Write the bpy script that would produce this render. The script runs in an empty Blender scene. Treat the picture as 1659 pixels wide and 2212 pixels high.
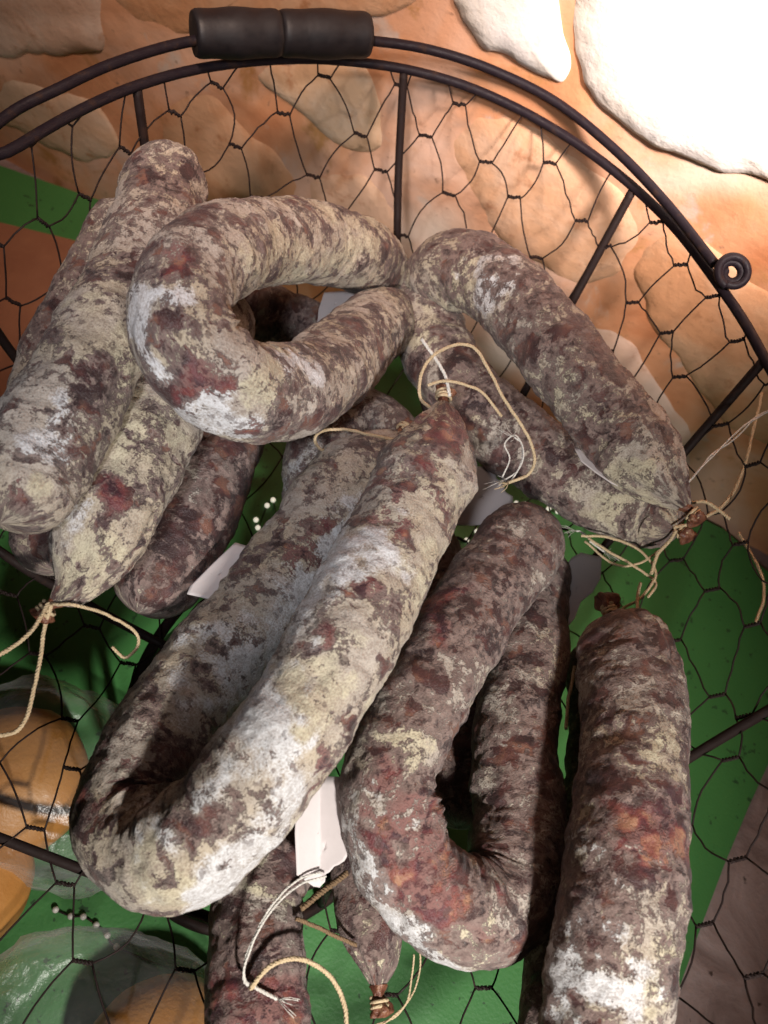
import bpy, bmesh, math, random
import numpy as np
from mathutils import Vector, Matrix
random.seed(7); rng = np.random.default_rng(7)
scene = bpy.context.scene
COL = scene.collection

# ------------------------------------------------------------------ camera
FPX, CX, CY = 1855.0, 829.5, 1106.0            # pinhole in the 1659 x 2212 pixel frame used for measuring
PIT, ROL = 1.01229097, 0.39591481
RIMZ = 0.24
CAM = np.array([0.03026242, -0.27255841, 0.52767773])
FW = np.array([0, math.cos(PIT), -math.sin(PIT)]); R0 = np.array([1, 0, 0.]); U0 = np.cross(R0, FW)
RV = math.cos(ROL)*R0 + math.sin(ROL)*U0; UV = -math.sin(ROL)*R0 + math.cos(ROL)*U0
cd = bpy.data.cameras.new('camera'); cam = bpy.data.objects.new('camera', cd); COL.objects.link(cam)
cam.matrix_world = Matrix(((RV[0], UV[0], -FW[0], CAM[0]), (RV[1], UV[1], -FW[1], CAM[1]), (RV[2], UV[2], -FW[2], CAM[2]), (0, 0, 0, 1)))
cd.sensor_fit = 'VERTICAL'; cd.sensor_height = 36; cd.lens = 36*FPX/2212
cd.clip_start = 0.01; cd.clip_end = 50
cd.dof.use_dof = True; cd.dof.focus_distance = 0.39; cd.dof.aperture_fstop = 12
scene.camera = cam

# ------------------------------------------------------------------ light
w = bpy.data.worlds.new('World'); scene.world = w; w.use_nodes = True
w.node_tree.nodes['Background'].inputs[0].default_value = (0.75, 0.72, 0.80, 1)
w.node_tree.nodes['Background'].inputs[1].default_value = 0.007
def lamp(name, kind, loc, tgt, energy, color, size=0.1, spot=None, blend=0.5):
    l = bpy.data.lights.new(name, kind); l.energy = energy; l.color = color
    if kind == 'AREA': l.size = size
    else: l.shadow_soft_size = size
    if spot: l.spot_size = math.radians(spot); l.spot_blend = blend
    o = bpy.data.objects.new(name, l); COL.objects.link(o); o.location = loc
    o.rotation_euler = (Vector(tgt)-Vector(loc)).to_track_quat('-Z', 'Y').to_euler()
    return o
lamp('counter_lamp', 'SPOT', (0.27, -0.49, 0.52), (0.09, -0.20, 0.14), 23, (1.0, 0.95, 0.88), 0.02, 64, 1.0)
lamp('room_light', 'SPOT', (-0.05, -0.46, 0.72), (-0.05, 0.02, 0.20), 12.5, (0.94, 0.95, 1.0), 0.03, 35, 1.0)
lamp('wall_spotlight', 'SPOT', (0.27, -0.12, 0.64), (0.15, 0.19, 0.37), 66, (1.0, 0.86, 0.80), 0.05, 44, 1.0)
lamp('shelf_lamp', 'SPOT', (-0.12, -0.10, 0.72), (-0.13, 0.21, 0.19), 14, (1.0, 0.74, 0.60), 0.05, 60, 1.0)
vs = scene.view_settings; vs.view_transform = 'Standard'; vs.look = 'None'; vs.exposure = -0.28; vs.gamma = 1
scene.render.engine = 'CYCLES'

# ------------------------------------------------------------------ helpers
def ray(px, py):
    px = np.asarray(px, float); py = np.asarray(py, float)
    return FW + ((px-CX)/FPX)[..., None]*RV - ((py-CY)/FPX)[..., None]*UV
def at(px, py, z):
    D = ray(px, py); t = (np.asarray(z, float)-CAM[2])/D[..., 2]; return CAM + D*t[..., None]
def project(P):
    d = P-CAM; z = d@FW
    return np.stack([CX+FPX*(d@RV)/z, CY-FPX*(d@UV)/z], -1)
def hashn(ix, iy, iz, seed):
    h = (ix.astype(np.int64)*374761393 + iy.astype(np.int64)*668265263 + iz.astype(np.int64)*2147483647 + seed*144665) & 0xffffffff
    h = ((h ^ (h >> 13))*1274126177) & 0xffffffff
    h = ((h ^ (h >> 16))*2246822519) & 0xffffffff
    return ((h ^ (h >> 15)) & 0xffff)/32767.5-1
def vnoise(P, seed=0):
    f = np.floor(P); u = P-f; u = u*u*u*(u*(u*6-15)+10); i = f.astype(np.int64); r = 0
    for a in (0, 1):
        for b in (0, 1):
            for c in (0, 1):
                wgt = (u[:, 0] if a else 1-u[:, 0])*(u[:, 1] if b else 1-u[:, 1])*(u[:, 2] if c else 1-u[:, 2])
                r = r+wgt*hashn(i[:, 0]+a, i[:, 1]+b, i[:, 2]+c, seed)
    return r
def fbm(P, sc, octv=4, rough=0.5, seed=0):
    r = 0; a = 1; t = 0
    for o in range(octv):
        r = r+a*vnoise(P*sc*2**o+17.3*o, seed+o); t += a; a *= rough
    return r/t
def crspline(P, n):
    P = np.asarray(P, float); m = len(P)
    Q = np.vstack([2*P[0]-P[1], P, 2*P[-1]-P[-2]])
    seg = np.linalg.norm(np.diff(P, axis=0), axis=1)+1e-9; c = np.r_[0, np.cumsum(seg)]
    s = np.linspace(0, c[-1], n); i = np.clip(np.searchsorted(c, s, side='right')-1, 0, m-2); u = ((s-c[i])/seg[i])[:, None]
    a, b, d, e = Q[i], Q[i+1], Q[i+2], Q[i+3]
    return .5*((2*b)+(-a+d)*u+(2*a-5*b+4*d-e)*u*u+(-a+3*b-3*d+e)*u**3)
def resample(P, n):
    s = np.r_[0, np.cumsum(np.linalg.norm(np.diff(P, axis=0), axis=1))]
    return np.stack([np.interp(np.linspace(0, s[-1], n), s, P[:, k]) for k in range(3)], -1), s[-1]
def frames(P):
    T = np.gradient(P, axis=0); T /= np.linalg.norm(T, axis=1)[:, None]+1e-12
    N = np.zeros_like(P); v = np.cross(T[0], [0.3, 0.2, 1.0]); N[0] = v/np.linalg.norm(v)
    for i in range(1, len(P)):
        v = N[i-1]-T[i]*(N[i-1]@T[i]); N[i] = v/np.linalg.norm(v)
    return T, N, np.cross(T, N)
class MB:
    def __init__(s): s.v = []; s.f = []; s.n = 0
    def add(s, V, Fc): s.v.append(np.asarray(V, float)); s.f += [tuple(int(i)+s.n for i in f) for f in Fc]; s.n += len(V)
    def tube(s, P, r, n=6, closed=False, caps=True):
        P = np.asarray(P, float); m = len(P)
        if closed:
            E = np.vstack([P[-1], P, P[0]]); T = (E[2:]-E[:-2]); T /= np.linalg.norm(T, axis=1)[:, None]
            N = np.cross(T, [0, 0, 1.]); N /= np.linalg.norm(N, axis=1)[:, None]; B = np.cross(T, N)
        else: T, N, B = frames(P)
        r = np.broadcast_to(np.asarray(r, float), (m,))
        a = np.arange(n)*2*math.pi/n
        V = (P[:, None]+r[:, None, None]*(np.cos(a)[None, :, None]*N[:, None]+np.sin(a)[None, :, None]*B[:, None])).reshape(-1, 3)
        Fc = []
        for i in range(m if closed else m-1):
            j = (i+1) % m
            for k in range(n): Fc.append((i*n+k, i*n+(k+1) % n, j*n+(k+1) % n, j*n+k))
        if not closed and caps: Fc += [tuple(range(n))[::-1], tuple((m-1)*n+k for k in range(n))]
        s.add(V, Fc); return s
    def build(s, name, mat, parent=None, smooth=True):
        me = bpy.data.meshes.new(name); me.from_pydata(np.concatenate(s.v).tolist(), [], s.f); me.update()
        if smooth: me.polygons.foreach_set('use_smooth', [True]*len(me.polygons))
        o = bpy.data.objects.new(name, me); COL.objects.link(o); me.materials.append(mat)
        if parent: o.parent = parent; o.matrix_parent_inverse = Matrix.Translation(parent.location).inverted()
        return o
def tag(o, label=None, cat=None, group=None, kind=None):
    for k, v in (('label', label), ('category', cat), ('group', group), ('kind', kind)):
        if v: o[k] = v
    return o
def empty(name, loc, label, cat, group=None):
    o = bpy.data.objects.new(name, None); COL.objects.link(o); o.location = Vector([float(c) for c in loc]); o.empty_display_size = .02
    return tag(o, label, cat, group)
class NT:
    def __init__(s, name):
        s.m = bpy.data.materials.new(name); s.m.use_nodes = True; s.t = s.m.node_tree; s.b = s.t.nodes['Principled BSDF']
    def n(s, ty, **k):
        nd = s.t.nodes.new(ty)
        for a, v in k.items(): setattr(nd, a, v)
        return nd
    def put(s, sock, v):
        if hasattr(v, 'links'): s.t.links.new(v, sock)
        else: sock.default_value = v
    def noise(s, vec, sc, det=5, rough=.55, dist=0):
        nd = s.n('ShaderNodeTexNoise'); s.put(nd.inputs['Vector'], vec); nd.inputs['Scale'].default_value = sc
        nd.inputs['Detail'].default_value = det; nd.inputs['Roughness'].default_value = rough; nd.inputs['Distortion'].default_value = dist
        return nd.outputs['Fac']
    def math(s, op, a, b=0., c=0.):
        nd = s.n('ShaderNodeMath', operation=op); s.put(nd.inputs[0], a); s.put(nd.inputs[1], b); s.put(nd.inputs[2], c); return nd.outputs[0]
    def step(s, v, lo, hi, a=0., b=1.):
        nd = s.n('ShaderNodeMapRange', interpolation_type='SMOOTHSTEP'); s.put(nd.inputs[0], v)
        for i, x in enumerate((lo, hi, a, b)): s.put(nd.inputs[i+1], x)
        return nd.outputs[0]
    def mix(s, f, a, b):
        nd = s.n('ShaderNodeMix', data_type='RGBA'); s.put(nd.inputs[0], f)
        for i, v in ((6, a), (7, b)): s.put(nd.inputs[i], v if hasattr(v, 'links') else (*v, 1))
        return nd.outputs[2]
    def ramp(s, f, pts):
        nd = s.n('ShaderNodeValToRGB'); s.put(nd.inputs[0], f); e = nd.color_ramp.elements
        while len(e) < len(pts): e.new(.5)
        for q, (p, c) in zip(e, pts): q.position = p; q.color = (*c, 1)
        return nd.outputs[0]
    def bump(s, h, dist, st=1.):
        nd = s.n('ShaderNodeBump'); s.put(nd.inputs['Height'], h); nd.inputs['Distance'].default_value = dist; nd.inputs['Strength'].default_value = st
        s.put(s.b.inputs['Normal'], nd.outputs[0]); return nd
    def obj(s): return s.n('ShaderNodeTexCoord').outputs['Object']
    def set(s, **k):
        for a, v in k.items(): s.put(s.b.inputs[a.replace('_', ' ')], v if hasattr(v, 'links') or not isinstance(v, tuple) else (*v, 1))
        return s.m

# ------------------------------------------------------------------ materials
def mat_wire(name, c=(.014, .010, .013), rough=.42):
    t = NT(name); o = t.obj(); n = t.noise(o, 160, 4)
    t.set(Base_Color=t.mix(t.step(n, .55, .72), c, (.034, .018, .014)), Roughness=t.step(n, .3, .7, rough+.02, rough+.3), Metallic=.0, Specular_IOR_Level=.18)
    t.bump(n, .0006, .6); return t.m
WIRE = mat_wire('dark wire', (.020, .012, .011), .5); RIMM = mat_wire('dark rim', (.016, .011, .015), .35)
t = NT('dark wood'); o = t.obj(); n = t.noise(o, 90, 5)
GRIP = t.set(Base_Color=t.mix(n, (.006, .005, .007), (.017, .013, .015)), Roughness=t.step(n, .3, .7, .45, .65)); t.bump(n, .0008, .5)

def sausage_mat():
    t = NT('moulded casing')
    at_ = t.n('ShaderNodeAttribute', attribute_name='rest'); vec = at_.outputs['Vector']
    pa = t.n('ShaderNodeAttribute', attribute_name='paint'); sep = t.n('ShaderNodeSeparateColor'); t.put(sep.inputs[0], pa.outputs['Color'])
    bias, yel, whi, red = sep.outputs[0], sep.outputs[1], sep.outputs[2], pa.outputs['Alpha']
    wn_ = t.n('ShaderNodeTexNoise'); t.put(wn_.inputs['Vector'], vec); wn_.inputs['Scale'].default_value = 130; wn_.inputs['Detail'].default_value = 4
    va = t.n('ShaderNodeVectorMath', operation='MULTIPLY_ADD'); t.put(va.inputs[0], wn_.outputs['Color']); va.inputs[1].default_value = (.011, .011, .011); t.put(va.inputs[2], vec); wv = va.outputs[0]
    sq = t.n('ShaderNodeVectorMath', operation='MULTIPLY'); t.put(sq.inputs[0], wv); sq.inputs[1].default_value = (1.2, 1., 1.)
    n1 = t.noise(vec, 52, 7, .66, .5); n2 = t.noise(vec, 230, 6, .62, .5); n3 = t.noise(vec, 1100, 4, .62); n4 = t.noise(vec, 26, 4, .55); n5 = t.noise(sq.outputs[0], 72, 5, .58, .4)
    c0 = lambda x, k: t.math('MULTIPLY', t.math('ADD', x, -.5), k)
    m = t.math('ADD', t.math('ADD', c0(n1, .95), c0(n2, .64)), t.math('ADD', c0(n3, .36), c0(n4, .28)))
    m = t.math('ADD', m, bias)
    m = t.math('SUBTRACT', m, t.math('MULTIPLY', t.step(n5, .535, .62, 0, .34), t.math('SUBTRACT', 1., t.math('MULTIPLY', t.math('MAXIMUM', yel, whi), .7))))
    fa = t.n('ShaderNodeAttribute', attribute_name='film').outputs['Fac']
    thick = t.step(t.math('SUBTRACT', m, fa), -.035, .035); thin = t.step(t.math('MULTIPLY_ADD', fa, .35, m), -.19, -.05)
    vo = t.n('ShaderNodeTexVoronoi', feature='SMOOTH_F1'); t.put(vo.inputs['Vector'], wv); vo.inputs['Scale'].default_value = 120; vo.inputs['Smoothness'].default_value = .6
    cs = t.n('ShaderNodeSeparateColor'); t.put(cs.inputs[0], vo.outputs['Color'])
    meat = t.ramp(t.math('ADD', cs.outputs[0], c0(n2, .8)),
                  [(.10, (.026, .008, .009)), (.42, (.056, .017, .017)), (.68, (.098, .032, .026)), (.90, (.17, .074, .050))])
    redm = t.ramp(t.math('ADD', cs.outputs[1], c0(n2, 1.0)),
                  [(.12, (.040, .008, .014)), (.45, (.120, .024, .027)), (.75, (.200, .058, .042)), (.98, (.34, .17, .10))])
    meat = t.mix(t.step(red, .15, .6), meat, redm)
    film = t.mix(t.step(n2, .35, .65), (.118, .074, .066), (.245, .172, .152))
    film = t.mix(t.step(red, .2, .8), film, (.20, .095, .085))
    cream = t.mix(t.step(n4, .38, .62), (.46, .385, .285), (.43, .375, .33))
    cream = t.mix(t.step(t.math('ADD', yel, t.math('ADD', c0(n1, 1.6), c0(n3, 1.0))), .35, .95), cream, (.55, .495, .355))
    cream = t.mix(t.step(t.math('ADD', whi, t.math('ADD', c0(n1, 1.6), c0(n3, 1.2))), .35, .95), cream, (.63, .625, .64))
    shade = t.math('ADD', t.math('MULTIPLY', n3, .7), t.math('MULTIPLY', n2, .6))
    cream = t.mix(t.step(shade, .52, .78, .55, 0.), cream, (.15, .10, .075))
    col = t.mix(thin, meat, film); col = t.mix(thick, col, cream)
    sv = t.n('ShaderNodeTexVoronoi', feature='F1'); t.put(sv.inputs['Vector'], wv); sv.inputs['Scale'].default_value = 250
    sc = t.n('ShaderNodeSeparateColor'); t.put(sc.inputs[0], sv.outputs['Color'])
    spot = t.math('MULTIPLY', t.step(t.math('ADD', sv.outputs['Distance'], c0(n3, .5)), .46, .28), t.step(sc.outputs[0], .72, .76))
    col = t.mix(t.math('MULTIPLY', spot, .6), col, (.060, .032, .027))
    col = t.mix(t.step(t.math('ADD', c0(n3, 1.4), t.math('ADD', c0(n4, 1.2), t.math('MULTIPLY', bias, 2.0))), -.10, .80, 0., .27), col, t.mix(t.step(whi, .2, .8), (.44, .39, .34), (.58, .575, .585)))
    t.set(Base_Color=col, Roughness=t.math('ADD', .36, t.math('MULTIPLY', thin, .5)), Specular_IOR_Level=t.step(thick, 0, 1, .45, .12))
    t.b.inputs['Sheen Weight'].default_value = .12; t.b.inputs['Sheen Roughness'].default_value = .6
    h = t.math('ADD', t.math('ADD', thick, t.math('MULTIPLY', thin, .6)), t.math('ADD', t.math('MULTIPLY', n3, .9), t.math('MULTIPLY', n2, .8)))
    t.bump(h, .0008, .8)
    return t.m
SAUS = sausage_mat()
t = NT('dry casing'); o = t.obj(); n = t.noise(o, 260, 5, .6)
KNOT = t.set(Base_Color=t.ramp(n, [(.3, (.07, .020, .014)), (.55, (.18, .070, .040)), (.75, (.38, .22, .13))]), Roughness=.38); t.bump(n, .002, .8)
def mat_twine(name, c, d):
    t = NT(name); o = t.obj(); n = t.noise(o, 700, 4, .6)
    t.set(Base_Color=t.mix(n, c, d), Roughness=.85); t.bump(n, .001, .8); return t.m
TWINE = mat_twine('natural twine', (.34, .23, .12), (.74, .60, .40)); THREAD = mat_twine('white thread', (.45, .42, .38), (.80, .77, .72)); OLDT = mat_twine('brown twine', (.10, .06, .035), (.30, .19, .10))
t = NT('tag paper'); o = t.obj(); n = t.noise(o, 120, 5); n2 = t.noise(o, 380, 3)
PAPER = t.set(Base_Color=t.mix(t.step(n2, .70, .74), t.mix(n, (.54, .49, .49), (.64, .58, .58)), (.12, .09, .08)), Roughness=.75); t.bump(n, .0006, .4)

# ------------------------------------------------------------------ wall, shelf, cloth
WA = at(115, 400, 0.0); WB = at(1560, 1150, 0.0)
wu = (WB-WA); wu[2] = 0; wu /= np.linalg.norm(wu); wn = np.array([wu[1], -wu[0], 0.]); wz = np.array([0, 0, 1.])   # wn points to the room
WO = WA + wn*-0.004
def wall_uv(px, py):
    D = ray(px, py); tt = ((WO-CAM)@wn)/(D@wn); P = CAM+D*tt[..., None]; return np.stack([(P-WO)@wu, P[..., 2]], -1)
def wall_pt(u, v, d): return WO+np.multiply.outer(u, wu)+np.multiply.outer(v, wz)+np.multiply.outer(d, wn)

def wall_mat():
    t = NT('lime mortar'); o = t.obj(); a = t.noise(o, 9, 5, .55, .6); b = t.noise(o, 26, 6, .6, .4); c = t.noise(o, 120, 5, .6); e = t.noise(o, 5.5, 3)
    col = t.ramp(a, [(.30, (.48, .17, .065)), (.45, (.60, .28, .14)), (.56, (.62, .36, .24)), (.72, (.64, .45, .36))])
    col = t.mix(t.step(b, .58, .72), col, (.42, .20, .07)); col = t.mix(t.step(b, .42, .30), col, (.52, .38, .30))
    col = t.mix(t.step(e, .58, .72), col, (.66, .55, .45)); col = t.mix(t.step(c, .62, .78), col, (.22, .12, .07))
    t.set(Base_Color=col, Roughness=.9); t.bump(t.math('ADD', c, t.math('MULTIPLY', b, 1.2)), .0014, .5); return t.m
WALL = wall_mat()
def stone_mat(name, c1, c2, c3, cs=.62):
    t = NT(name); o = t.obj(); a = t.noise(o, 18, 6, .6, .5); b = t.noise(o, 60, 6, .62); c = t.noise(o, 200, 4)
    col = t.mix(t.step(a, .38, .62), c1, c2); col = t.mix(t.step(b, cs-.06, cs+.10), col, c3)
    t.set(Base_Color=col, Roughness=.88); t.bump(t.math('ADD', c, t.math('MULTIPLY', b, 2)), .0009, .6); return t.m
ST_PALE = stone_mat('limewashed stone', (.78, .75, .72), (.80, .74, .66), (.66, .55, .44), .70)
ST_GREY = stone_mat('grey stone', (.56, .36, .26), (.60, .44, .35), (.44, .25, .16))
ST_TAN = stone_mat('tan stone', (.58, .32, .18), (.62, .40, .27), (.44, .21, .11))
ST_CREAM = stone_mat('cream stone', (.60, .38, .23), (.65, .48, .35), (.48, .25, .13))
ST_ORANGE = stone_mat('orange stone', (.56, .27, .13), (.62, .36, .21), (.44, .20, .09))

wall = empty('stone_wall', WO+wu*.25, 'orange mortared rubble stone wall behind the wire basket', 'wall')
nu, nv = 260, 190
gu = np.linspace(-.75, 1.25, nu); gv = np.linspace(-.05, 1.15, nv); U, V = np.meshgrid(gu, gv); U = U.ravel(); V = V.ravel()
P3 = np.stack([U, V, U*0], -1); dz = .012*fbm(P3, 7, 4, .55, 3)+.004*fbm(P3, 40, 3, .5, 9)
b = MB(); b.add(wall_pt(U, V, dz*.3-.0022), [(j*nu+i, j*nu+i+1, (j+1)*nu+i+1, (j+1)*nu+i) for j in range(nv-1) for i in range(nu-1)])
b.build('mortar', WALL, wall)
def stone(pxs, h, mat, seed, label=None):
    h = h*.7
    uv = wall_uv(*np.array(pxs, float).T); c = uv.mean(0)
    L = np.vstack([uv, uv[:1]]); L = np.stack([L[:, 0], L[:, 1], L[:, 0]*0], -1)
    Pc = np.vstack([L[-2], L, L[1]]); out = []
    for i in range(1, len(Pc)-2):
        for q in np.linspace(0, 1, 10, endpoint=False):
            A, Bq, Cq, Dq = Pc[i-1], Pc[i], Pc[i+1], Pc[i+2]
            out.append(.5*(2*Bq+(Cq-A)*q+(2*A-5*Bq+4*Cq-Dq)*q*q+(3*Bq-A-3*Cq+Dq)*q**3))
    O = np.array(out); O = (O[:, :2]-c)*1.07+c; O = O+.007*np.stack([fbm(np.c_[O, O[:, :1]*0], 30, 3, .6, seed+40), fbm(np.c_[O, O[:, :1]*0], 30, 3, .6, seed+50)], -1); n = len(O); Vv = [[c[0], c[1], h]]; K = 16
    for k in range(1, K+1):
        q = (k/K)**.8
        for pnt in O: Vv.append([*(c+(pnt-c)*q), h*(1-q**3.2)-.003*(q**6)])
    Vv = np.array(Vv); Vv[:, 2] += ((.010*fbm(Vv+seed, 9, 3, .5, seed)+.0022*fbm(Vv, 60, 3, .5, seed))*np.minimum(1, h/.02))
    Vv[-n:, 2] = -.006
    Fc = [(0, 1+i, 1+(i+1) % n) for i in range(n)]
    for k in range(K-1):
        for i in range(n): Fc.append((1+k*n+i, 1+(k+1)*n+i, 1+(k+1)*n+(i+1) % n, 1+k*n+(i+1) % n))
    m = MB(); m.add(wall_pt(Vv[:, 0], Vv[:, 1], Vv[:, 2]), Fc); o = m.build('stone', mat, wall)
    if label: o['label'] = label
    return o
stone([(965, -160), (975, -20), (1010, 60), (1080, 125), (1190, 180), (1222, 150), (1205, 40), (1190, -60), (1180, -170)], .007, ST_PALE, 1, 'bright limewashed stone')
stone([(1262, -150), (1245, 20), (1252, 130), (1285, 210), (1370, 285), (1480, 335), (1600, 372), (1760, 385), (1850, 200), (1800, -60), (1600, -170), (1400, -180)], .009, ST_PALE, 2, 'large bright limewashed stone')
stone([(-60, -80), (-40, 90), (60, 120), (170, 122), (225, 90), (215, 0), (190, -90)], .005, ST_GREY, 3)
stone([(545, 160), (600, 210), (660, 260), (720, 305), (790, 322), (820, 280), (812, 190), (760, 140), (640, 135)], .004, ST_CREAM, 4)
stone([(960, 330), (1010, 260), (1120, 270), (1230, 350), (1330, 430), (1370, 520), (1330, 600), (1230, 620), (1120, 540), (1020, 440)], .0035, ST_TAN, 5)
stone([(340, 250), (430, 200), (520, 260), (600, 350), (640, 430), (540, 470), (430, 430), (360, 350)], .003, ST_ORANGE, 6)
stone([(240, -120), (260, 20), (380, 70), (560, 60), (800, 40), (900, -20), (880, -150), (560, -170)], .003, ST_ORANGE, 7)
stone([(1400, 560), (1480, 520), (1600, 600), (1720, 700), (1800, 900), (1700, 980), (1560, 900), (1450, 760), (1390, 640)], .003, ST_ORANGE, 8)
stone([(660, 400), (760, 370), (840, 440), (860, 560), (800, 620), (690, 560)], .003, ST_TAN, 9)
stone([(20, 170), (120, 200), (220, 250), (250, 330), (160, 340), (60, 300), (-20, 250)], .003, ST_CREAM, 10)
stone([(1180, 720), (1290, 690), (1400, 800), (1480, 960), (1440, 1040), (1300, 960), (1200, 840)], .003, ST_GREY, 11)

t = NT('stone shelf'); o = t.obj(); a = t.noise(o, 22, 6, .6, .8); c = t.noise(o, 130, 5)
SHELF = t.set(Base_Color=t.mix(t.step(c, .66, .74), t.ramp(a, [(.3, (.16, .105, .095)), (.5, (.29, .21, .195)), (.7, (.40, .31, .295))]), (.05, .03, .025)), Roughness=.8); t.bump(t.math('ADD', a, t.math('MULTIPLY', c, .5)), .004, .8)
b = MB(); nx = 90; gx = np.linspace(-.9, 1.1, nx); gy = np.linspace(-.85, .45, nx); X, Y = np.meshgrid(gx, gy); X = X.ravel(); Y = Y.ravel()
b.add(np.stack([X, Y, -.006+.003*fbm(np.stack([X, Y, X*0], -1), 12, 3)], -1), [(j*nx+i, j*nx+i+1, (j+1)*nx+i+1, (j+1)*nx+i) for j in range(nx-1) for i in range(nx-1)])
tag(b.build('shelf', SHELF), kind='structure')

def sheet(pxs, z0, th, name, mat, wob=0., seed=0):
    P = at(*np.array(pxs, float).T, z0); bm = bmesh.new()
    vs_ = [bm.verts.new(p) for p in P]; f = bm.faces.new(vs_); f.normal_update()
    if f.normal.z < 0: f.normal_flip()
    r = bmesh.ops.extrude_face_region(bm, geom=[f])
    for v in r['geom']:
        if isinstance(v, bmesh.types.BMVert): v.co.z += th
    bmesh.ops.recalc_face_normals(bm, faces=bm.faces)
    bmesh.ops.bevel(bm, geom=[e for e in bm.edges if all(v.co.z > z0+th*.5 for v in e.verts)], offset=th*.35, segments=2, affect='EDGES')
    me = bpy.data.meshes.new(name); bm.to_mesh(me); bm.free(); o = bpy.data.objects.new(name, me); COL.objects.link(o); me.materials.append(mat); return o
t = NT('green oilcloth'); o = t.obj(); a = t.noise(o, 14, 4); c = t.noise(o, 500, 3); d = t.noise(o, 150, 3)
GREEN = t.set(Base_Color=t.mix(t.step(d, .655, .69), t.mix(a, (.042, .165, .042), (.065, .230, .060)), (.025, .075, .025)), Roughness=.5); t.bump(t.math('ADD', t.math('MULTIPLY', c, .3), t.math('MULTIPLY', t.noise(o, 12, 2, .5, .5), 2)), .002, .4)
gs = sheet([(-400, 235), (-100, 327), (0, 362), (230, 442), (600, 615), (1000, 825), (1300, 1005), (1500, 1116), (1560, 1146), (1605, 1185), (1640, 1225), (1720, 1290), (1790, 1400), (1780, 1500), (1660, 1642), (1615, 1740), (1560, 1870), (1500, 2030), (1440, 2200), (1380, 2420), (1200, 2520), (-500, 2520)], 0.0, .0035, 'green_mat', GREEN)
tag(gs, 'plain green mat lying on the shelf under the wire basket', 'mat')
t = NT('terracotta'); o = t.obj(); a = t.noise(o, 40, 6, .6); 
TERRA = t.set(Base_Color=t.mix(a, (.22, .085, .045), (.34, .15, .075)), Roughness=.85); t.bump(a, .003, .6)
ts = sheet([(-160, 452), (0, 492), (150, 528), (255, 556), (262, 640), (240, 820), (215, 905), (100, 902), (0, 880), (-180, 845)], .0036, .009, 'terracotta_tile', TERRA)
tag(ts, 'flat reddish brown terracotta tile lying on the green mat', 'tile')

# ------------------------------------------------------------------ orange fruit in clear bags
t = NT('orange rind'); o = t.obj(); a = t.noise(o, 30, 4); c = t.noise(o, 500, 2)
FRUIT = t.set(Base_Color=t.mix(a, (.38, .14, .025), (.47, .24, .07)), Roughness=.5); t.bump(c, .0006, .5)
t = NT('clear film'); tr = t.n('ShaderNodeBsdfTransparent'); gl = t.n('ShaderNodeBsdfGlossy'); gl.inputs['Roughness'].default_value = .34; df = t.n('ShaderNodeBsdfDiffuse'); df.inputs[0].default_value = (.75, .75, .78, 1)
o = t.obj(); a = t.noise(o, 90, 4); bp = t.n('ShaderNodeBump'); t.put(bp.inputs['Height'], a); bp.inputs['Distance'].default_value = .0018; t.put(gl.inputs['Normal'], bp.outputs[0])
lw = t.n('ShaderNodeLayerWeight'); lw.inputs[0].default_value = .45; t.put(lw.inputs['Normal'], bp.outputs[0])
m1 = t.n('ShaderNodeMixShader'); m1.inputs[0].default_value = .45; t.t.links.new(gl.outputs[0], m1.inputs[1]); t.t.links.new(df.outputs[0], m1.inputs[2])
m2 = t.n('ShaderNodeMixShader'); t.put(m2.inputs[0], t.step(lw.outputs['Facing'], 0, 1, .07, .42)); t.t.links.new(tr.outputs[0], m2.inputs[1]); t.t.links.new(m1.outputs[0], m2.inputs[2])
t.t.links.new(m2.outputs[0], t.t.nodes['Material Output'].inputs[0]); FILM = t.m
def blob(c, rx, ry, rz, seed, amp, name, mat, parent=None, n=40, lo=-1.):
    m = MB(); V = []; Fc = []; nr = n//2
    for i in range(nr+1):
        ph = math.pi*i/nr
        for k in range(n):
            th = 2*math.pi*k/n; V.append((math.sin(ph)*math.cos(th), math.sin(ph)*math.sin(th), math.cos(ph)))
    V = np.array(V); d = 1+amp*fbm(V+seed, 1.6, 4, .55, seed); Q = V*d[:, None]*np.array([rx, ry, rz])+c
    Q[:, 2] = np.maximum(Q[:, 2], .0038)
    for i in range(nr):
        for k in range(n): Fc.append((i*n+k, (i+1)*n+k, (i+1)*n+(k+1) % n, i*n+(k+1) % n))
    m.add(Q, Fc); return m.build(name, mat, parent)
def fruit(px, py, r, seed, label):
    c = at(px, py, r*.8)
    tag(blob(c, r, r, r*.80, seed, .05, 'orange_fruit', FRUIT), label, 'fruit')
    return c
c1 = fruit(25, 1690, .040, 3, 'orange fruit under clear film beside the upper bag on the green mat')
c1b = fruit(-95, 1905, .036, 5, 'orange fruit lying against the wrapped fruit left of the basket')
c2 = fruit(355, 2310, .040, 8, 'orange fruit inside the domed clear bag on the green mat')
tag(blob(c1+np.array([.012, .004, 0]), .062, .056, .042, 21, .22, 'plastic_bag', FILM, n=64), 'flat crumpled clear plastic bag over an orange fruit', 'bag')
tag(blob(at(215, 2300, .036)+np.array([0, 0, 0]), .078, .056, .048, 23, .20, 'plastic_bag', FILM, n=64), 'domed clear plastic bag with glossy highlights around an orange fruit', 'bag')

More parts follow.
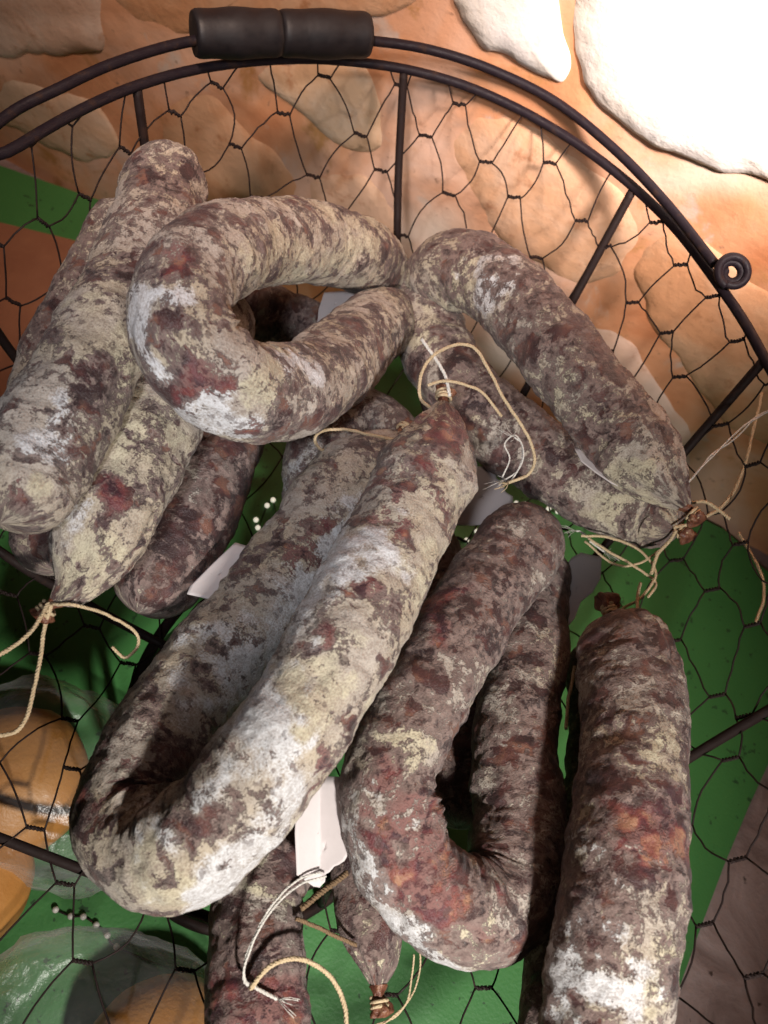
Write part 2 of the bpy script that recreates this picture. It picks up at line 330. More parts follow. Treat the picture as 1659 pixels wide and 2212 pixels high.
# ------------------------------------------------------------------ string of tiny lamps
t = NT('lamp bead'); t.set(Base_Color=(.8, .78, .7), Emission_Color=(1, .93, .75), Roughness=.3); t.b.inputs['Emission Strength'].default_value = .9; BEAD = t.m
t = NT('unlit bead'); BEAD0 = t.set(Base_Color=(.62, .58, .54), Roughness=.4)
beads = [(120, 1965), (153, 1979), (180, 1980), (208, 1998), (232, 2020), (252, 2045), (385, 2098), (422, 2085), (452, 2085), (975, 1145), (967, 1165), (1008, 1167), (1030, 1148), (1115, 1087), (1135, 1089), (1155, 1095), (1185, 1099), (1205, 1105), (1230, 1112), (1250, 1122), (1265, 1132)]
beads2 = [(553, 1123), (557, 1140), (577, 1092), (590, 1080), (603, 1132), (612, 1105)]
def bead_string(bs, label, bm_):
    e = empty('light_string', at(bs[0][0], bs[0][1], .004), label, 'string lights')
    P = np.array([at(x, y, .0062) for x, y in bs])
    MB().tube(crspline(P+np.array([0, 0, -.0012]), 120), .0005, 5).build('wire', WIRE, e)
    for p in P:
        m = MB(); V = []; Fc = []
        for i in range(7):
            for k in range(10):
                a = math.pi*i/6; q = 2*math.pi*k/10; V.append(p+.0018*np.array([math.sin(a)*math.cos(q), math.sin(a)*math.sin(q), math.cos(a)]))
        for i in range(6):
            for k in range(10): Fc.append((i*10+k, (i+1)*10+k, (i+1)*10+(k+1) % 10, i*10+(k+1) % 10))
        m.add(V, Fc); m.build('bulb', bm_, e)
bead_string(beads[:9], 'row of small unlit white bulbs on the green mat beside the clear bags', BEAD0)
bead_string(beads[9:], 'row of tiny glowing bulbs on the green mat by the mauve tag', BEAD)
bead_string(beads2, 'short cluster of tiny lamps glowing in the dark gap beside the dark brown sausage', BEAD)

# ------------------------------------------------------------------ wire basket
rimpx = np.array([(0, 345), (130, 262), (295, 185), (420, 150), (560, 131), (690, 127), (873, 148), (1000, 182), (1120, 235), (1250, 312), (1370, 405), (1460, 493), (1540, 600), (1605, 690), (1650, 775)], float)
RB = at(rimpx[:, 0], rimpx[:, 1], RIMZ)[:, :2]
near = np.array([(.222, -.02), (.25, -.12), (.255, -.22), (.22, -.32), (.14, -.39), (.03, -.415), (-.08, -.39), (-.17, -.32), (-.215, -.22), (-.225, -.11), (-.212, -.01)])
BC = np.array([.02, -.13])
rim_xy = np.vstack([RB, near]); ra = np.arctan2(rim_xy[:, 1]-BC[1], rim_xy[:, 0]-BC[0]); rr = np.hypot(*(rim_xy-BC).T); od = np.argsort(ra); ra = ra[od]; rr = rr[od]
ka = np.linspace(-math.pi, math.pi, 361)[:-1]; kr = np.interp(ka, ra, rr, period=2*math.pi)
for _ in range(6): kr = .5*kr+.25*(np.roll(kr, 1)+np.roll(kr, -1))
def rim_r(a): return np.interp(a, ka, kr, period=2*math.pi)
PROF = np.array([(0, .087), (.2, .0875), (.4, .090), (.6, .098), (.76, .118), (.86, .150), (.93, .190), (1, .240)])
pk = np.linspace(0, 1, 400); pz = np.interp(pk, PROF[:, 0], PROF[:, 1])
for _ in range(60): pz[1:-1] = .5*pz[1:-1]+.25*(pz[2:]+pz[:-2])
ps = np.r_[0, np.cumsum(np.hypot(np.diff(pk)*.29, np.diff(pz)))]; PL = ps[-1]
def bowl(k, a):
    k = np.asarray(k, float); a = np.asarray(a, float); r = rim_r(a)*k
    return np.stack([BC[0]+r*np.cos(a), BC[1]+r*np.sin(a), np.interp(k, pk, pz)], -1)
def bowl_hit(px, py):
    D = ray(px, py)
    for tt in np.arange(.2, .8, .0005):
        P = CAM+D*tt; d = P[:2]-BC; a = math.atan2(d[1], d[0]); k = math.hypot(*d)/rim_r(a)
        if k <= 1.02 and P[2] <= np.interp(k, pk, pz): return k, a
    return None
basket = empty('wire_basket', (BC[0], BC[1], .004), 'dark iron basket of hexagonal wire netting holding the cured sausages', 'basket')
aa = np.linspace(0, 2*math.pi, 240, endpoint=False)
MB().tube(bowl(np.ones(240), aa), .0027, 10, closed=True).build('rim', RIMM, basket)
ribs = [((295, 185), (318, 350)), ((873, 148), (864, 600)), ((1370, 405), (1235, 655)), ((1640, 790), (1480, 975)), ((0, 725), (50, 790)), ((0, 1190), (110, 1260)), ((0, 1810), (210, 1890)), ((1659, 1535), (1485, 1640))]
for p0, p1 in ribs:
    h0 = bowl_hit(*p0); h1 = bowl_hit(*p1)
    if not h0 or not h1: print('RIB MISS', p0, h0, h1); continue
    P0 = bowl(*h0)[:2]; P1 = bowl(*h1)[:2]; dv = (P1-P0)/np.linalg.norm(P1-P0); pts = []
    for s in np.arange(-.3, .3, .0006):          # straight in plan, lying in the bowl
        Q = P0+dv*s; d = Q-BC; a = math.atan2(d[1], d[0]); k = math.hypot(*d)/rim_r(a)
        if k > 1.0:
            if pts: break
            continue
        if s > np.linalg.norm(P1-P0)+.10: break
        pts.append(bowl(k, a))
    pts = np.array(pts); pts = resample(pts, 60)[0]
    MB().tube(pts-np.array([0, 0, .0015]), .0025, 8).build('rib', WIRE, basket)
# feet: ring on the mat and struts
MB().tube(np.stack([BC[0]+.085*np.cos(aa), BC[1]+.105*np.sin(aa), 0*aa+.0065], -1), .003, 8, closed=True).build('foot_ring', WIRE, basket)
MB().tube(np.stack([BC[0]+.075*np.cos(aa), BC[1]+.095*np.sin(aa), 0*aa+.0835], -1), .003, 8, closed=True).build('base_ring', WIRE, basket)
for k in range(6):
    a = k*math.pi/3+.3
    MB().tube([(BC[0]+.075*math.cos(a), BC[1]+.095*math.sin(a), .0835), (BC[0]+.085*math.cos(a), BC[1]+.105*math.sin(a), .0065)], .0027, 8).build('foot_strut', WIRE, basket)
# hexagonal netting
A_, B_, TW, ROT = .046, .0265, .0042, math.radians(14)
def disc2bowl(Q):
    rho = np.hypot(Q[:, 0], Q[:, 1]); a = np.arctan2(Q[:, 1], Q[:, 0]); ani = .29/rim_r(a)
    k = np.interp(np.minimum(rho*(.6+.4*ani), PL), ps, pk); return bowl(k, a), rho*(.6+.4*ani) <= PL
cr_, sr_ = math.cos(ROT), math.sin(ROT); net = MB(); node = {}
def jit(i, j):
    if (i, j) not in node: node[(i, j)] = rng.normal(0, .0042, 2)
    return node[(i, j)]
def lat(i, j, e):
    x = i*A_+(j % 2)*A_/2; y = j*B_; x += jit(i, j)[0]; y += jit(i, j)[1]; x += e*TW
    return np.array([x*cr_-y*sr_, x*sr_+y*cr_])
for j in range(-19, 20):
    for i in range(-12, 13):
        segs = [(lat(i, j, -1), lat(i, j, 1), .00062, 2)]
        for dj in (-1, 1):
            ni = i+(1 if j % 2 else 0)
            segs.append((lat(i, j, 1), lat(ni, j+dj, -1), .00048, 1))
        for p, q, r, bow in segs:
            L = np.linspace(0, 1, 7)[:, None]; dq = q-p; nrm = np.array([-dq[1], dq[0]])
            off = nrm*(rng.normal(0, .06) if bow == 1 else 0)
            W = p+dq*L+off*np.sin(L*math.pi)
            Pb, ok = disc2bowl(W)
            if not ok.any(): continue
            if not ok.all():
                nxt = np.where(~ok)[0]
                if ok[0]: Pb = Pb[:nxt[0]+1]
                elif ok[-1]: Pb = Pb[nxt[-1]:]
                else: continue
            Pb = Pb.copy(); 
            if len(Pb) > 2: Pb[1:-1, 2] += rng.normal(0, .0006, len(Pb)-2)
            if len(Pb) < 2: continue
            if bow == 2 and len(Pb) == 7:
                Pt, _ = resample(Pb, 22); Tt, Nt, Bt = frames(Pt); ph = np.linspace(0, 5*math.pi, 22)
                for sg in (1, -1): net.tube(Pt+sg*.00062*(np.cos(ph)[:, None]*Nt+np.sin(ph)[:, None]*Bt), .00055, 5)
            else: net.tube(Pb, r, 5)
net.build('wire_netting', WIRE, basket)
# handle folded down against the back of the rim
hpx = np.array([(-160, 430), (0, 262), (130, 190), (260, 132), (420, 88), (600, 74), (800, 88), (930, 108), (1060, 150), (1200, 220), (1330, 325), (1440, 440), (1545, 572)], float)
hz = RIMZ+np.array([.004, .008, .012, .015, .017, .018, .017, .0165, .015, .013, .011, .009, .007])
HP = crspline(at(hpx[:, 0], hpx[:, 1], hz), 160)
lft = np.array([[-.212, -.02, RIMZ+.006], [-.19, .03, RIMZ+.006]])
MB().tube(HP[2:], .0026, 10).build('handle', RIMM, basket)
cc = at(1578, 592, RIMZ+.007); X1 = RV; Y1 = UV; sp = []
for q in np.linspace(0, 4.6*math.pi, 110):
    r = .0026+.0060*(q/(4.6*math.pi))**.7; sp.append(cc+r*(math.cos(q+2.3)*X1+math.sin(q+2.3)*Y1)+FW*(-.002*q/6))
MB().tube(np.array(sp), .0022, 8).build('handle_coil', RIMM, basket)
def grip(p0, p1, name):
    a0 = at(*p0, RIMZ+.018); a1 = at(*p1, RIMZ+.018); P = [a0+(a1-a0)*s for s in np.linspace(0, 1, 24)]
    s = np.linspace(-1, 1, 24); r = .0118+.0004*np.cos(s*5)-.0014*np.abs(s)**14; r = np.r_[r]
    P = [P[0]-(P[1]-P[0])*.02]+P+[P[-1]]; r = np.r_[.0100, r, .0100]
    return MB().tube(np.array(P), r, 28).build(name, GRIP, basket)
grip((418, 73), (603, 72), 'handle_grip'); grip((605, 72), (794, 76), 'handle_grip')

# ------------------------------------------------------------------ sausages
PATHS = {
'S1': (42, 'rr', [(0, 1130, .225), (25, 1085, .225), (60, 1010, .226), (170, 830, .231), (270, 650, .228), (330, 500, .228), (352, 420, .228), (362, 352, .226)]),
'S1b': (36, 'rr', [(305, 440, .199), (290, 470, .196), (245, 540, .188), (175, 670, .174), (110, 800, .162), (90, 950, .155), (105, 1090, .151), (122, 1235, .150)]),
'S2': (42, 'tt', [(862, 600, .152), (845, 590, .157), (770, 550, .190), (680, 525, .210), (560, 525, .231), (455, 558, .249), (395, 640, .256), (405, 745, .254), (480, 820, .244), (570, 850, .228), (660, 835, .211), (740, 770, .190), (840, 680, .163), (865, 655, .158)]),
'S3': (42, 'qk', [(1462, 1142, .180), (1400, 1105, .173), (1280, 1060, .167), (1136, 966, .164), (1016, 866, .162), (936, 738, .158), (930, 630, .164), (985, 580, .191), (1060, 605, .203), (1150, 690, .212), (1250, 815, .216), (1360, 950, .213), (1440, 1050, .215), (1484, 1098, .216)]),
'S4': (44, 'rk', [(490, 660, .172), (470, 690, .175), (365, 840, .193), (295, 970, .198), (235, 1110, .196), (165, 1255, .187), (118, 1302, .183)]),
'S5': (43, 'rr', [(520, 810, .137), (490, 930, .149), (430, 1080, .155), (350, 1230, .153), (298, 1325, .149)]),
'S6': (41, 'rr', [(705, 1220, .123), (692, 1080, .132), (705, 965, .140), (750, 920, .142), (815, 935, .137), (865, 1015, .123)]),
'S7': (43.5, 'kk', [(957, 872, .215), (947, 950, .215), (895, 1080, .215), (775, 1320, .216), (640, 1560, .211), (480, 1760, .194), (360, 1840, .177), (285, 1775, .163), (325, 1642, .160), (430, 1465, .161), (565, 1302, .164), (675, 1158, .168), (770, 1038, .170), (862, 938, .168)]),
'S8': (41.5, 'rr', [(1160, 1120, .172), (1128, 1172, .175), (1062, 1262, .176), (960, 1420, .181), (865, 1600, .181), (840, 1740, .177), (890, 1880, .170), (1000, 1970, .162), (1100, 1930, .157), (1120, 1780, .152), (1110, 1600, .149), (1130, 1450, .145), (1142, 1310, .139), (1160, 1185, .135)]),
'S9': (47, 'qr', [(1322, 1335, .175), (1345, 1400, .178), (1360, 1480, .182), (1368, 1640, .191), (1358, 1820, .196), (1335, 2000, .195), (1310, 2200, .188), (1280, 2380, .180)]),
'S9b': (34, 'rr', [(1285, 1385, .134), (1300, 1600, .130), (1270, 1850, .127), (1220, 2050, .127), (1205, 2350, .140)]),
'S10': (41, 'rr', [(615, 1750, .124), (600, 1800, .125), (560, 1930, .128), (555, 2080, .133), (570, 2400, .142)]),
'S11': (28, 'rk', [(765, 1740, .120), (785, 1900, .122), (812, 2040, .124), (818, 2140, .125)]),
'S12': (40, 'rr', [(880, 1110, .122), (960, 1300, .114), (1000, 1550, .112), (990, 1790, .113)]),
'S13': (40, 'rr', [(450, 620, .150), (580, 690, .134), (730, 735, .130)]),
}
LAB = {
'S1': 'thick straight mould-covered sausage leaning down from the basket back beside the green strip',
'S1b': 'dark sausage squeezed behind the long straight one at the basket side with the tile',
'S2': 'horseshoe-shaped white moulded sausage curled on top at the back of the basket',
'S3': 'hairpin sausage at the wall side with both ends tied to one string knot',
'S4': 'pale sausage tied with twine at its tip poking out from under the horseshoe one',
'S5': 'dark brown sausage lying beside the pale tied sausage, half under the horseshoe',
'S6': 'short arched sausage hidden behind the tied tip of the big white hairpin sausage',
'S7': 'biggest hairpin sausage, heavily white with mould, lying on top in the middle',
'S8': 'brown hairpin sausage with wine-red patches and a white bend next to the biggest one',
'S9': 'thickest single sausage, brown wrinkled with a white patch, red knot at its top',
'S9b': 'thin dark sausage tucked underneath the thickest wrinkled sausage',
'S10': 'dull reddish sausage on the netting under the bend of the biggest hairpin sausage',
'S11': 'slim sausage with shiny amber gathered end over the green mat',
'S12': 'shadowed sausage at the bottom of the pile between the legs of the brown hairpin',
'S13': 'shadowed sausage seen through the loop of the horseshoe sausage',
}
BIAS = {'S1': .06, 'S1b': .03, 'S2': .065, 'S3': .03, 'S4': .09, 'S5': -.03, 'S6': .01, 'S7': .105, 'S8': -.005, 'S9': .015, 'S9b': -.03, 'S10': -.05, 'S11': -.06, 'S12': -.08, 'S13': -.05}
FILMF = {'S1': .02, 'S1b': .04, 'S2': .015, 'S3': .05, 'S4': .015, 'S5': .07, 'S6': .05, 'S7': .015, 'S8': .065, 'S9': .05, 'S9b': .08, 'S10': .08, 'S11': .08, 'S12': .08, 'S13': .08}
# mould and meat tones, with some warm light and shade painted in, read off the photograph: (x, y, radius, kind); w white, g grey white, y yellow cream, also warm light, r bare red meat, b little mould, also shade
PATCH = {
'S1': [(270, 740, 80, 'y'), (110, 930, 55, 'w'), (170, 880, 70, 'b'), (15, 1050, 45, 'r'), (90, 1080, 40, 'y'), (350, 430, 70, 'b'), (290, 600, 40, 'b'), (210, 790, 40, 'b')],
'S2': [(315, 660, 60, 'w'), (350, 770, 70, 'w'), (480, 910, 70, 'w'), (590, 560, 95, 'y'), (565, 800, 70, 'y'), (430, 825, 55, 'r'), (500, 865, 45, 'r'), (770, 540, 70, 'y'), (370, 560, 45, 'r'), (460, 650, 40, 'b'), (690, 870, 100, 'b'), (420, 480, 60, 'b'), (640, 780, 45, 'w')],  # y on the upper arm paints warm light; b at lower right adds shade
'S3': [(955, 650, 65, 'y'), (1050, 610, 60, 'w'), (1215, 830, 70, 'y'), (1420, 1010, 45, 'y'), (1180, 650, 70, 'b'), (1080, 860, 110, 'b'), (1360, 1080, 60, 'y'), (1000, 540, 70, 'b'), (1240, 780, 50, 'b'), (1160, 960, 80, 'b')],  # y inside the bend paints warm light; b along the lower leg paints shade
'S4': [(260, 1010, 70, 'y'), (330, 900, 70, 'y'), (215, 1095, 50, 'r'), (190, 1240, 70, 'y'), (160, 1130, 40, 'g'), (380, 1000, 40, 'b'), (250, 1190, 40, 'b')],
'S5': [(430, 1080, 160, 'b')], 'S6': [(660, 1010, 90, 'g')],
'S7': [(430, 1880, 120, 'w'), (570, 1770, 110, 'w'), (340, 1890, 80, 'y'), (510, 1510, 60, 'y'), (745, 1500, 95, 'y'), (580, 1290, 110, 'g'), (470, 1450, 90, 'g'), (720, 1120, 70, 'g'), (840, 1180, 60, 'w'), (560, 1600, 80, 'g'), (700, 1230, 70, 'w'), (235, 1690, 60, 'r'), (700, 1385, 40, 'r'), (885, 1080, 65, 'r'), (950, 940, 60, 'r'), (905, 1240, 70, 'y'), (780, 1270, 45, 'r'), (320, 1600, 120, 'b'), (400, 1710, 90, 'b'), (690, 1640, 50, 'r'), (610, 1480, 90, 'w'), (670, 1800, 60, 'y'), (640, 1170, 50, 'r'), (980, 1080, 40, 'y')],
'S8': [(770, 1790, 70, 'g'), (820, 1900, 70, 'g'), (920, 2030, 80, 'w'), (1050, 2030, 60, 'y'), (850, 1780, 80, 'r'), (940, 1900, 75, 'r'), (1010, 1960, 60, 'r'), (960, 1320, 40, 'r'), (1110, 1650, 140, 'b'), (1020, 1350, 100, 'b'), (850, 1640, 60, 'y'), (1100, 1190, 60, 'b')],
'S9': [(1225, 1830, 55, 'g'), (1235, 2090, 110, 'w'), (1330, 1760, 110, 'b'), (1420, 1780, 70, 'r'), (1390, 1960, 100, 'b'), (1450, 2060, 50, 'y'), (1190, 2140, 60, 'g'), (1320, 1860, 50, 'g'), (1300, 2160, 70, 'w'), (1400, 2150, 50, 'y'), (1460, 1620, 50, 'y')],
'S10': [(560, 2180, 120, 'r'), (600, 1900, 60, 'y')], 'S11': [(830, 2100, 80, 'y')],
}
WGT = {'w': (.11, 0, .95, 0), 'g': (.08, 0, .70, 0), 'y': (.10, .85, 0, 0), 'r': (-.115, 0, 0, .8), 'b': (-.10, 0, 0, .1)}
def make_sausage(key, seed):
    dmm, ends, pts = PATHS[key]; R = dmm/2000.
    p = np.array(pts); P = crspline(at(p[:, 0], p[:, 1], p[:, 2]), 300)
    P, L = resample(P, 300)
    for _ in range(6): P[1:-1] = .5*P[1:-1]+.25*(P[2:]+P[:-2])
    n = int(L/.00085); M = 116; P, L = resample(P, n); T, N, B = frames(P)
    s = np.linspace(0, L, n)
    def cap(d, kind):
        if kind == 'r': l = 1.05*R; x = np.clip(d/l, 0, 1); return np.sqrt(np.maximum(0, 1-(1-x)**2.3))
        if kind == 'q': l = 1.35*R; x = np.clip(d/l, 0, 1); return .10+.90*np.sqrt(np.maximum(0, 1-(1-x)**2.2))
        if kind == 't': l = 2.4*R; x = np.clip(d/l, 0, 1); return np.sqrt(np.maximum(0, 1-(1-x)**2.0))
        l = 2.1*R; x = np.clip(d/l, 0, 1); return .12+.88*np.sin(x*math.pi/2)**.95
    prof = cap(s, ends[0])*cap(L-s, ends[1])
    s3 = np.stack([s, s*0+seed*3.1, s*0], -1)
    prof = prof*(1+.07*fbm(s3, 28, 3, .5, seed))
    a = np.arange(M)*2*math.pi/M
    S_, A_a = np.meshgrid(s, a, indexing='ij')
    rest = np.stack([S_*1.2, R*np.cos(A_a), R*np.sin(A_a)], -1).reshape(-1, 3)+np.array([seed*.37, seed*.11, seed*.23])
    lump = .105*fbm(rest, 34, 3, .5, seed)+.072*fbm(rest, 95, 3, .55, seed+5)+.018*fbm(rest, 420, 3, .6, seed+9)
    wr = rest*np.array([1.0, .3, .3]); lump += .026*fbm(wr, 170, 3, .5, seed+13)
    fine = fbm(rest, 95, 3, .55, seed+5)+.2*fbm(wr, 170, 3, .5, seed+13)+.5*fbm(rest, 420, 3, .6, seed+9)
    lump = lump.reshape(n, M)
    cv = np.gradient(T, s, axis=0); cvl = np.stack([(cv*N).sum(1), (cv*B).sum(1)], -1)
    inner = np.clip((cvl[:, :1]*np.cos(a)[None]+cvl[:, 1:]*np.sin(a)[None])*R, 0, .8)
    lump = lump+inner*.30*fbm(wr, 130, 3, .5, seed+17).reshape(n, M)-inner*.06
    pleat = 0
    for d, kind in ((s, ends[0]), (L-s, ends[1])):
        if kind in 'kq': pleat = pleat+.09*np.exp(-(d/(1.3*R))**2)[:, None]*np.cos(a*9+3*np.sin(a*2+seed))[None]
    rad = R*prof[:, None]*(1+lump+pleat)
    V = P[:, None]+rad[..., None]*(np.cos(a)[None, :, None]*N[:, None]+np.sin(a)[None, :, None]*B[:, None])
    V = V.reshape(-1, 3)
    nrm = (V.reshape(n, M, 3)-P[:, None]).reshape(-1, 3); nrm /= np.linalg.norm(nrm, axis=1)[:, None]+1e-9
    Vf = np.vstack([V, P[:1]-T[:1]*.0002, P[-1:]+T[-1:]*.0002])
    i = np.arange(n-1)[:, None]*M; k = np.arange(M)[None]; k2 = (k+1) % M
    Q = np.stack([i+k, i+k2, i+M+k2, i+M+k], -1).reshape(-1, 4)
    fc = Q.tolist()+[(int(x+1) % M, int(x), n*M) for x in range(M)]+[((n-1)*M+x, (n-1)*M+(x+1) % M, n*M+1) for x in range(M)]
    paint = np.zeros((len(Vf), 4)); paint[:, 0] = BIAS.get(key, 0); paint[:len(V), 0] -= .16*fine
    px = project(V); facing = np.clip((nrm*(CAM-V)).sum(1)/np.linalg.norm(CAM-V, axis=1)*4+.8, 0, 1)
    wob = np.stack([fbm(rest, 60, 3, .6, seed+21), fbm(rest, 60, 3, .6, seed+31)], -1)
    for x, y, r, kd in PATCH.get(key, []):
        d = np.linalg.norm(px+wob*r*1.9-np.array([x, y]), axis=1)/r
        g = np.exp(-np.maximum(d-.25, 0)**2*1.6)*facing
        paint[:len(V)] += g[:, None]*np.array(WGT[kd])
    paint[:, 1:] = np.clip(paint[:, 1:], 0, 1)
    restf = np.vstack([rest, rest[:1], rest[-1:]])
    root = empty('cured_sausage', P[n//2]-np.array([0, 0, R]), LAB[key], 'sausage', 'mould-cured sausages piled in the wire basket')
    me = bpy.data.meshes.new('casing'); me.from_pydata(Vf.tolist(), [], fc); me.update()
    me.polygons.foreach_set('use_smooth', [True]*len(me.polygons))
    at1 = me.attributes.new('rest', 'FLOAT_VECTOR', 'POINT'); at1.data.foreach_set('vector', restf.ravel())
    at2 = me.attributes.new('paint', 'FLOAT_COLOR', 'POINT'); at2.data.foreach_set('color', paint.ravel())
    at3 = me.attributes.new('film', 'FLOAT', 'POINT'); at3.data.foreach_set('value', np.full(len(Vf), FILMF.get(key, .03)))
    o = bpy.data.objects.new('casing', me); COL.objects.link(o); me.materials.append(SAUS); o.parent = root; o.matrix_parent_inverse = Matrix.Translation(root.location).inverted()
    for e, kind in ((0, ends[0]), (1, ends[1])):
        if kind not in 'kq': continue
        q = P[0] if e == 0 else P[-1]; d = -T[0] if e == 0 else T[-1]; nn = N[0] if e == 0 else N[-1]; bb = np.cross(d, nn)
        kn = MB(); K = 15; m = 22; ks = {'S11': .9, 'S9': 1.15}.get(key, .85); sv = np.linspace(-.2, 1, K); prof_k = np.interp(sv, [-.2, .1, .3, .55, .8, 1], [.0040, .0030, .0024, .0046, .0050, .0030])
        VV = []; FF = []
        for ii in range(K):
            for kk in range(m):
                al = 2*math.pi*kk/m; r = prof_k[ii]*(1+.22*math.cos(al*5+seed)*(sv[ii] > .2)+.12*math.sin(al*2+ii))
                r *= ks; VV.append(q+d*(sv[ii]*.011*ks)+nn*(.002*math.sin(ii*.5))*max(sv[ii], 0)+r*(math.cos(al)*nn+math.sin(al)*bb))
        for ii in range(K-1):
            for kk in range(m): FF.append((ii*m+kk, ii*m+(kk+1) % m, (ii+1)*m+(kk+1) % m, (ii+1)*m+kk))
        FF.append(tuple((K-1)*m+kk for kk in range(m))); kn.add(VV, FF)
        kob = kn.build('knot', KNOT, root)
        th = np.linspace(0, 5*math.pi, 60)
        MB().tube(np.array([q+d*(.0025+.0009*x/math.pi)+.0034*(math.cos(x)*nn+math.sin(x)*bb) for x in th]), .0008, 6).build('twine_wrap', TWINE, root)
    return root
ROOT = {k: make_sausage(k, i+1) for i, k in enumerate(PATHS)}

# ------------------------------------------------------------------ twine
def strand(pts, r, mat, parent, name='tie_string', fray=False):
    r = r*.82
    p = np.array(pts, float); P = crspline(at(p[:, 0], p[:, 1], p[:, 2]), 14*len(p)); P, L = resample(P, max(30, int(L_of(P)/.0012)))
    s = np.linspace(0, L_of(P), len(P)); P = P+.0006*np.stack([fbm(np.stack([s, s*0+x, s*0], -1), 90, 3, .5, x+int(p[0, 0])) for x in range(3)], -1)
    m = MB(); T, N, B = frames(P)
    for q in (0, 2*math.pi/3, 4*math.pi/3):      # three plies
        ph = s/.0045*2*math.pi+q
        m.tube(P+r*.55*(np.cos(ph)[:, None]*N+np.sin(ph)[:, None]*B), r*.62, 5)
    if fray:
        for q in range(7):
            d = T[-1]*rng.uniform(.003, .008)+rng.normal(0, .0025, 3); m.tube(np.array([P[-1], P[-1]+d*.5+rng.normal(0, .0005, 3), P[-1]+d]), r*.22, 4)
    return m.build(name, mat, parent)
def L_of(P): return float(np.linalg.norm(np.diff(P, axis=0), axis=1).sum())
S = ROOT
strand([(104, 1300, .186), (70, 1362, .188), (0, 1412, .190), (-60, 1430, .19)], .0011, TWINE, S['S4'])
strand([(110, 1305, .186), (97, 1360, .180), (80, 1460, .175), (50, 1565, .172), (0, 1590, .170), (-50, 1575, .17)], .0011, TWINE, S['S4'])
strand([(112, 1305, .186), (160, 1308, .190), (230, 1328, .178), (288, 1362, .165), (298, 1395, .160), (270, 1422, .158), (240, 1398, .160)], .0009, TWINE, S['S4'])
strand([(972, 858, .222), (962, 810, .226), (935, 765, .230), (910, 733, .232)], .0010, THREAD, S['S7'])
strand([(935, 885, .218), (908, 860, .220), (908, 815, .226), (935, 770, .230), (985, 745, .232), (1025, 752, .232), (1055, 800, .228), (1095, 872, .222), (1140, 945, .212), (1155, 990, .205), (1140, 1025, .200), (1100, 1042, .195)], .0010, TWINE, S['S7'], fray=True)
strand([(925, 832, .224), (960, 822, .226), (1005, 830, .226), (1045, 850, .222), (1085, 900, .215)], .0009, TWINE, S['S7'])
strand([(1085, 1030, .195), (1100, 990, .200), (1090, 960, .203), (1115, 940, .206), (1130, 975, .204), (1120, 1015, .198), (1092, 1035, .194)], .0005, THREAD, S['S7'], fray=True)
strand([(1105, 1035, .195), (1125, 1000, .2), (1128, 960, .204), (1112, 945, .206)], .0005, THREAD, S['S7'], fray=True)
strand([(860, 950, .180), (805, 940, .192), (740, 928, .196), (694, 930, .194), (680, 952, .188), (702, 978, .180), (745, 1000, .172)], .0010, TWINE, S['S7'])
strand([(1455, 1142, .186), (1500, 1128, .190), (1560, 1095, .192), (1598, 1035, .195), (1625, 940, .20), (1645, 850, .205)], .0011, TWINE, S['S3'])
strand([(1460, 1145, .184), (1445, 1170, .180), (1420, 1198, .176), (1405, 1240, .172)], .0011, TWINE, S['S3'])
strand([(1490, 1085, .21), (1530, 1088, .208), (1575, 1122, .206)], .0010, TWINE, S['S3'])
strand([(1488, 1040, .222), (1530, 990, .224), (1590, 945, .226), (1625, 910, .228), (1680, 880, .23)], .0005, THREAD, S['S3'])
strand([(1492, 1036, .222), (1540, 985, .2245), (1585, 940, .227), (1628, 904, .228), (1685, 872, .23)], .0005, THREAD, S['S3'])
strand([(1595, 1150, .15), (1620, 1190, .152), (1645, 1240, .154), (1650, 1290, .155), (1632, 1345, .156)], .0011, TWINE, S['S3'])
strand([(1255, 1158, .165), (1310, 1160, .168), (1370, 1180, .170), (1408, 1215, .172), (1415, 1250, .172), (1385, 1290, .172), (1345, 1315, .176)], .0009, TWINE, S['S9'])
strand([(1270, 1162, .163), (1330, 1200, .166), (1390, 1235, .168), (1418, 1262, .170), (1400, 1290, .171)], .0009, TWINE, S['S9'])
strand([(1262, 1170, .162), (1320, 1215, .165), (1380, 1218, .168), (1425, 1190, .174)], .0008, TWINE, S['S9'])
strand([(1384, 1357, .200), (1376, 1310, .188), (1384, 1260, .180)], .0010, TWINE, S['S9'])
strand([(1275, 1165, .163), (1255, 1150, .163), (1245, 1148, .163)], .0006, THREAD, S['S9'], fray=True)
strand([(1275, 1170, .163), (1295, 1185, .163), (1305, 1192, .163)], .0006, THREAD, S['S9'], fray=True)
strand([(1242, 1440, .160), (1228, 1510, .165), (1222, 1575, .168)], .0010, TWINE, S['S9'])
strand([(650, 1962, .155), (690, 1930, .150), (750, 1885, .142)], .0016, OLDT, S['S10'])
strand([(640, 1985, .148), (700, 2010, .140), (770, 2042, .135)], .0011, OLDT, S['S10'])
strand([(540, 2135, .158), (580, 2090, .162), (640, 2070, .162), (700, 2095, .155), (738, 2150, .150), (752, 2230, .148)], .0012, TWINE, S['S10'])
strand([(905, 2040, .135), (908, 2090, .130), (895, 2140, .128), (860, 2190, .126), (810, 2215, .124)], .0005, TWINE, S['S11'])
strand([(893, 2060, .135), (890, 2110, .130), (878, 2165, .128), (845, 2200, .126), (815, 2225, .124)], .0005, TWINE, S['S11'])

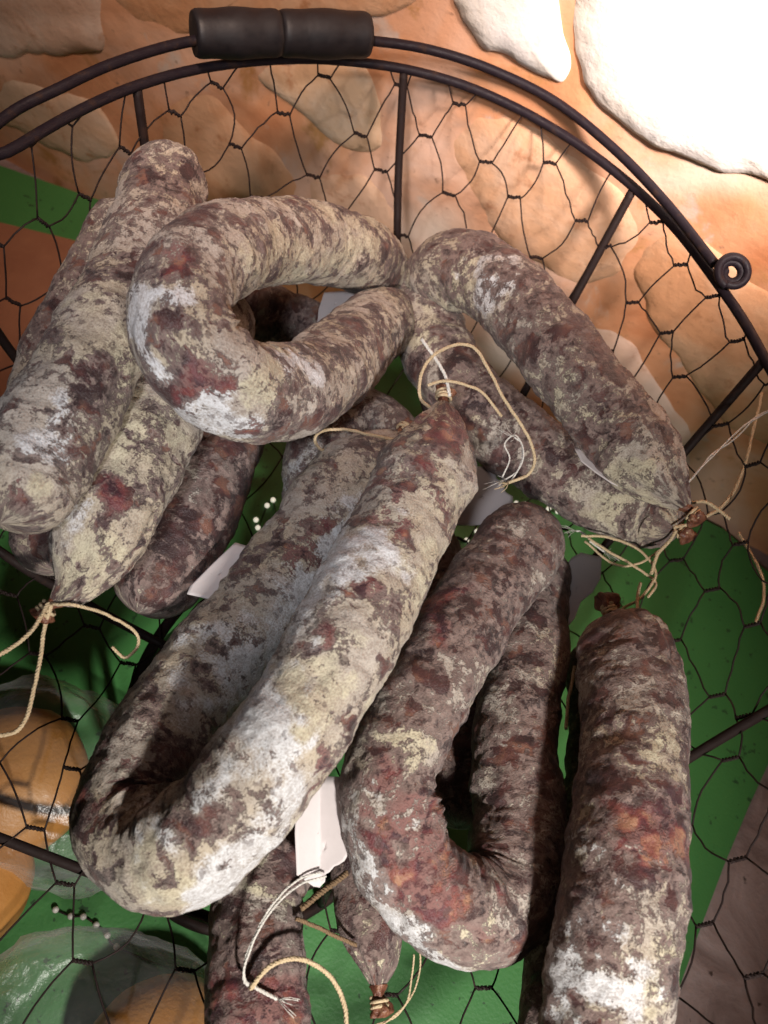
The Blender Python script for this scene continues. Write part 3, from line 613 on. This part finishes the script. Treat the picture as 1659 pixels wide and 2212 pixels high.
# ------------------------------------------------------------------ paper tags
def paper(pxs, zf, label, seed, scal=True):
    p = np.array(pxs, float); c = p.mean(0); L = np.vstack([p, p[:1]]); out = []
    for i in range(len(p)):
        a, bq = L[i], L[i+1]; nseg = max(2, int(np.linalg.norm(bq-a)/6))
        for q in np.linspace(0, 1, nseg, endpoint=False): out.append(a+(bq-a)*q)
    out = np.array(out); n = len(out); V = []; K = 8
    for k in range(K+1):
        for o_ in out: V.append(c+(o_-c)*max(k/K, .001))
    V = np.array(V); z = zf(V[:, 0], V[:, 1]); P = at(V[:, 0], V[:, 1], z); P[:, 2] += .0012*fbm(P, 25, 2, .5, seed)
    m = MB(); Fc = [(k*n+i, (k+1)*n+i, (k+1)*n+(i+1) % n, k*n+(i+1) % n) for k in range(K) for i in range(n)]; m.add(P, Fc)
    o = m.build('paper_tag', PAPER); md = o.modifiers.new('thickness', 'SOLIDIFY'); md.thickness = .0004
    tag(o, label, 'tag', 'paper tags among the sausages'); return o
paper([(980, 1012), (1050, 1006), (1066, 1012), (1072, 1032), (1088, 1046), (1092, 1062), (1108, 1072), (1108, 1092), (1098, 1118), (1080, 1130), (1020, 1135), (975, 1135), (930, 1125), (930, 1040)], lambda x, y: .150-(y-1000)*.00008, 'mauve-grey paper tag with a scalloped corner beside the tied tip of the biggest hairpin', 1)
paper([(1205, 1245), (1235, 1205), (1255, 1194), (1300, 1204), (1297, 1250), (1280, 1280), (1255, 1300), (1242, 1335), (1215, 1368), (1196, 1345), (1192, 1280)], lambda x, y: .142-(y-1195)*.00003+(x-1190)*.0001, 'scalloped grey tag on the netting between two string ends and the brown hairpin', 2)
t3 = paper([(690, 1676), (738, 1678), (744, 1730), (754, 1800), (753, 1845), (744, 1860), (732, 1868), (722, 1872), (712, 1884), (704, 1888), (702, 1905), (690, 1917), (676, 1915), (655, 1900), (640, 1890), (636, 1800), (640, 1720)], lambda x, y: .172-(y-1676)*.00006+.00012*np.abs(x-690), 'bright white scalloped tag hanging between the two hairpin bends', 3)
for dy in (0, 12): strand([(694+dy, 1885+dy*.7, .164), (650, 1898+dy, .166), (600, 1940+dy, .166), (560, 2000+dy, .164), (532, 2070+dy*.5, .160), (528, 2118, .158), (548, 2130, .158)], .0006, THREAD, t3)
strand([(548, 2130, .158), (575, 2145, .158), (598, 2158, .158)], .0008, THREAD, t3, fray=True)
paper([(508, 1172), (556, 1186), (520, 1250), (470, 1300), (404, 1284), (410, 1268), (460, 1218)], lambda x, y: .172+0*x, 'narrow pinkish tag edge sticking out beside the leg of the biggest hairpin', 4)
paper([(1240, 968), (1262, 966), (1300, 990), (1350, 1028), (1392, 1062), (1372, 1068), (1320, 1046), (1285, 1022), (1255, 998)], lambda x, y: .198+(y-960)*.00006, 'thin grey tag lying on the leg of the knotted hairpin at the wall side', 5)
paper([(700, 632), (745, 628), (790, 622), (750, 660), (715, 690), (685, 700), (688, 670)], lambda x, y: .158+0*x, 'small white tag glimpsed inside the loop of the horseshoe sausage', 6)
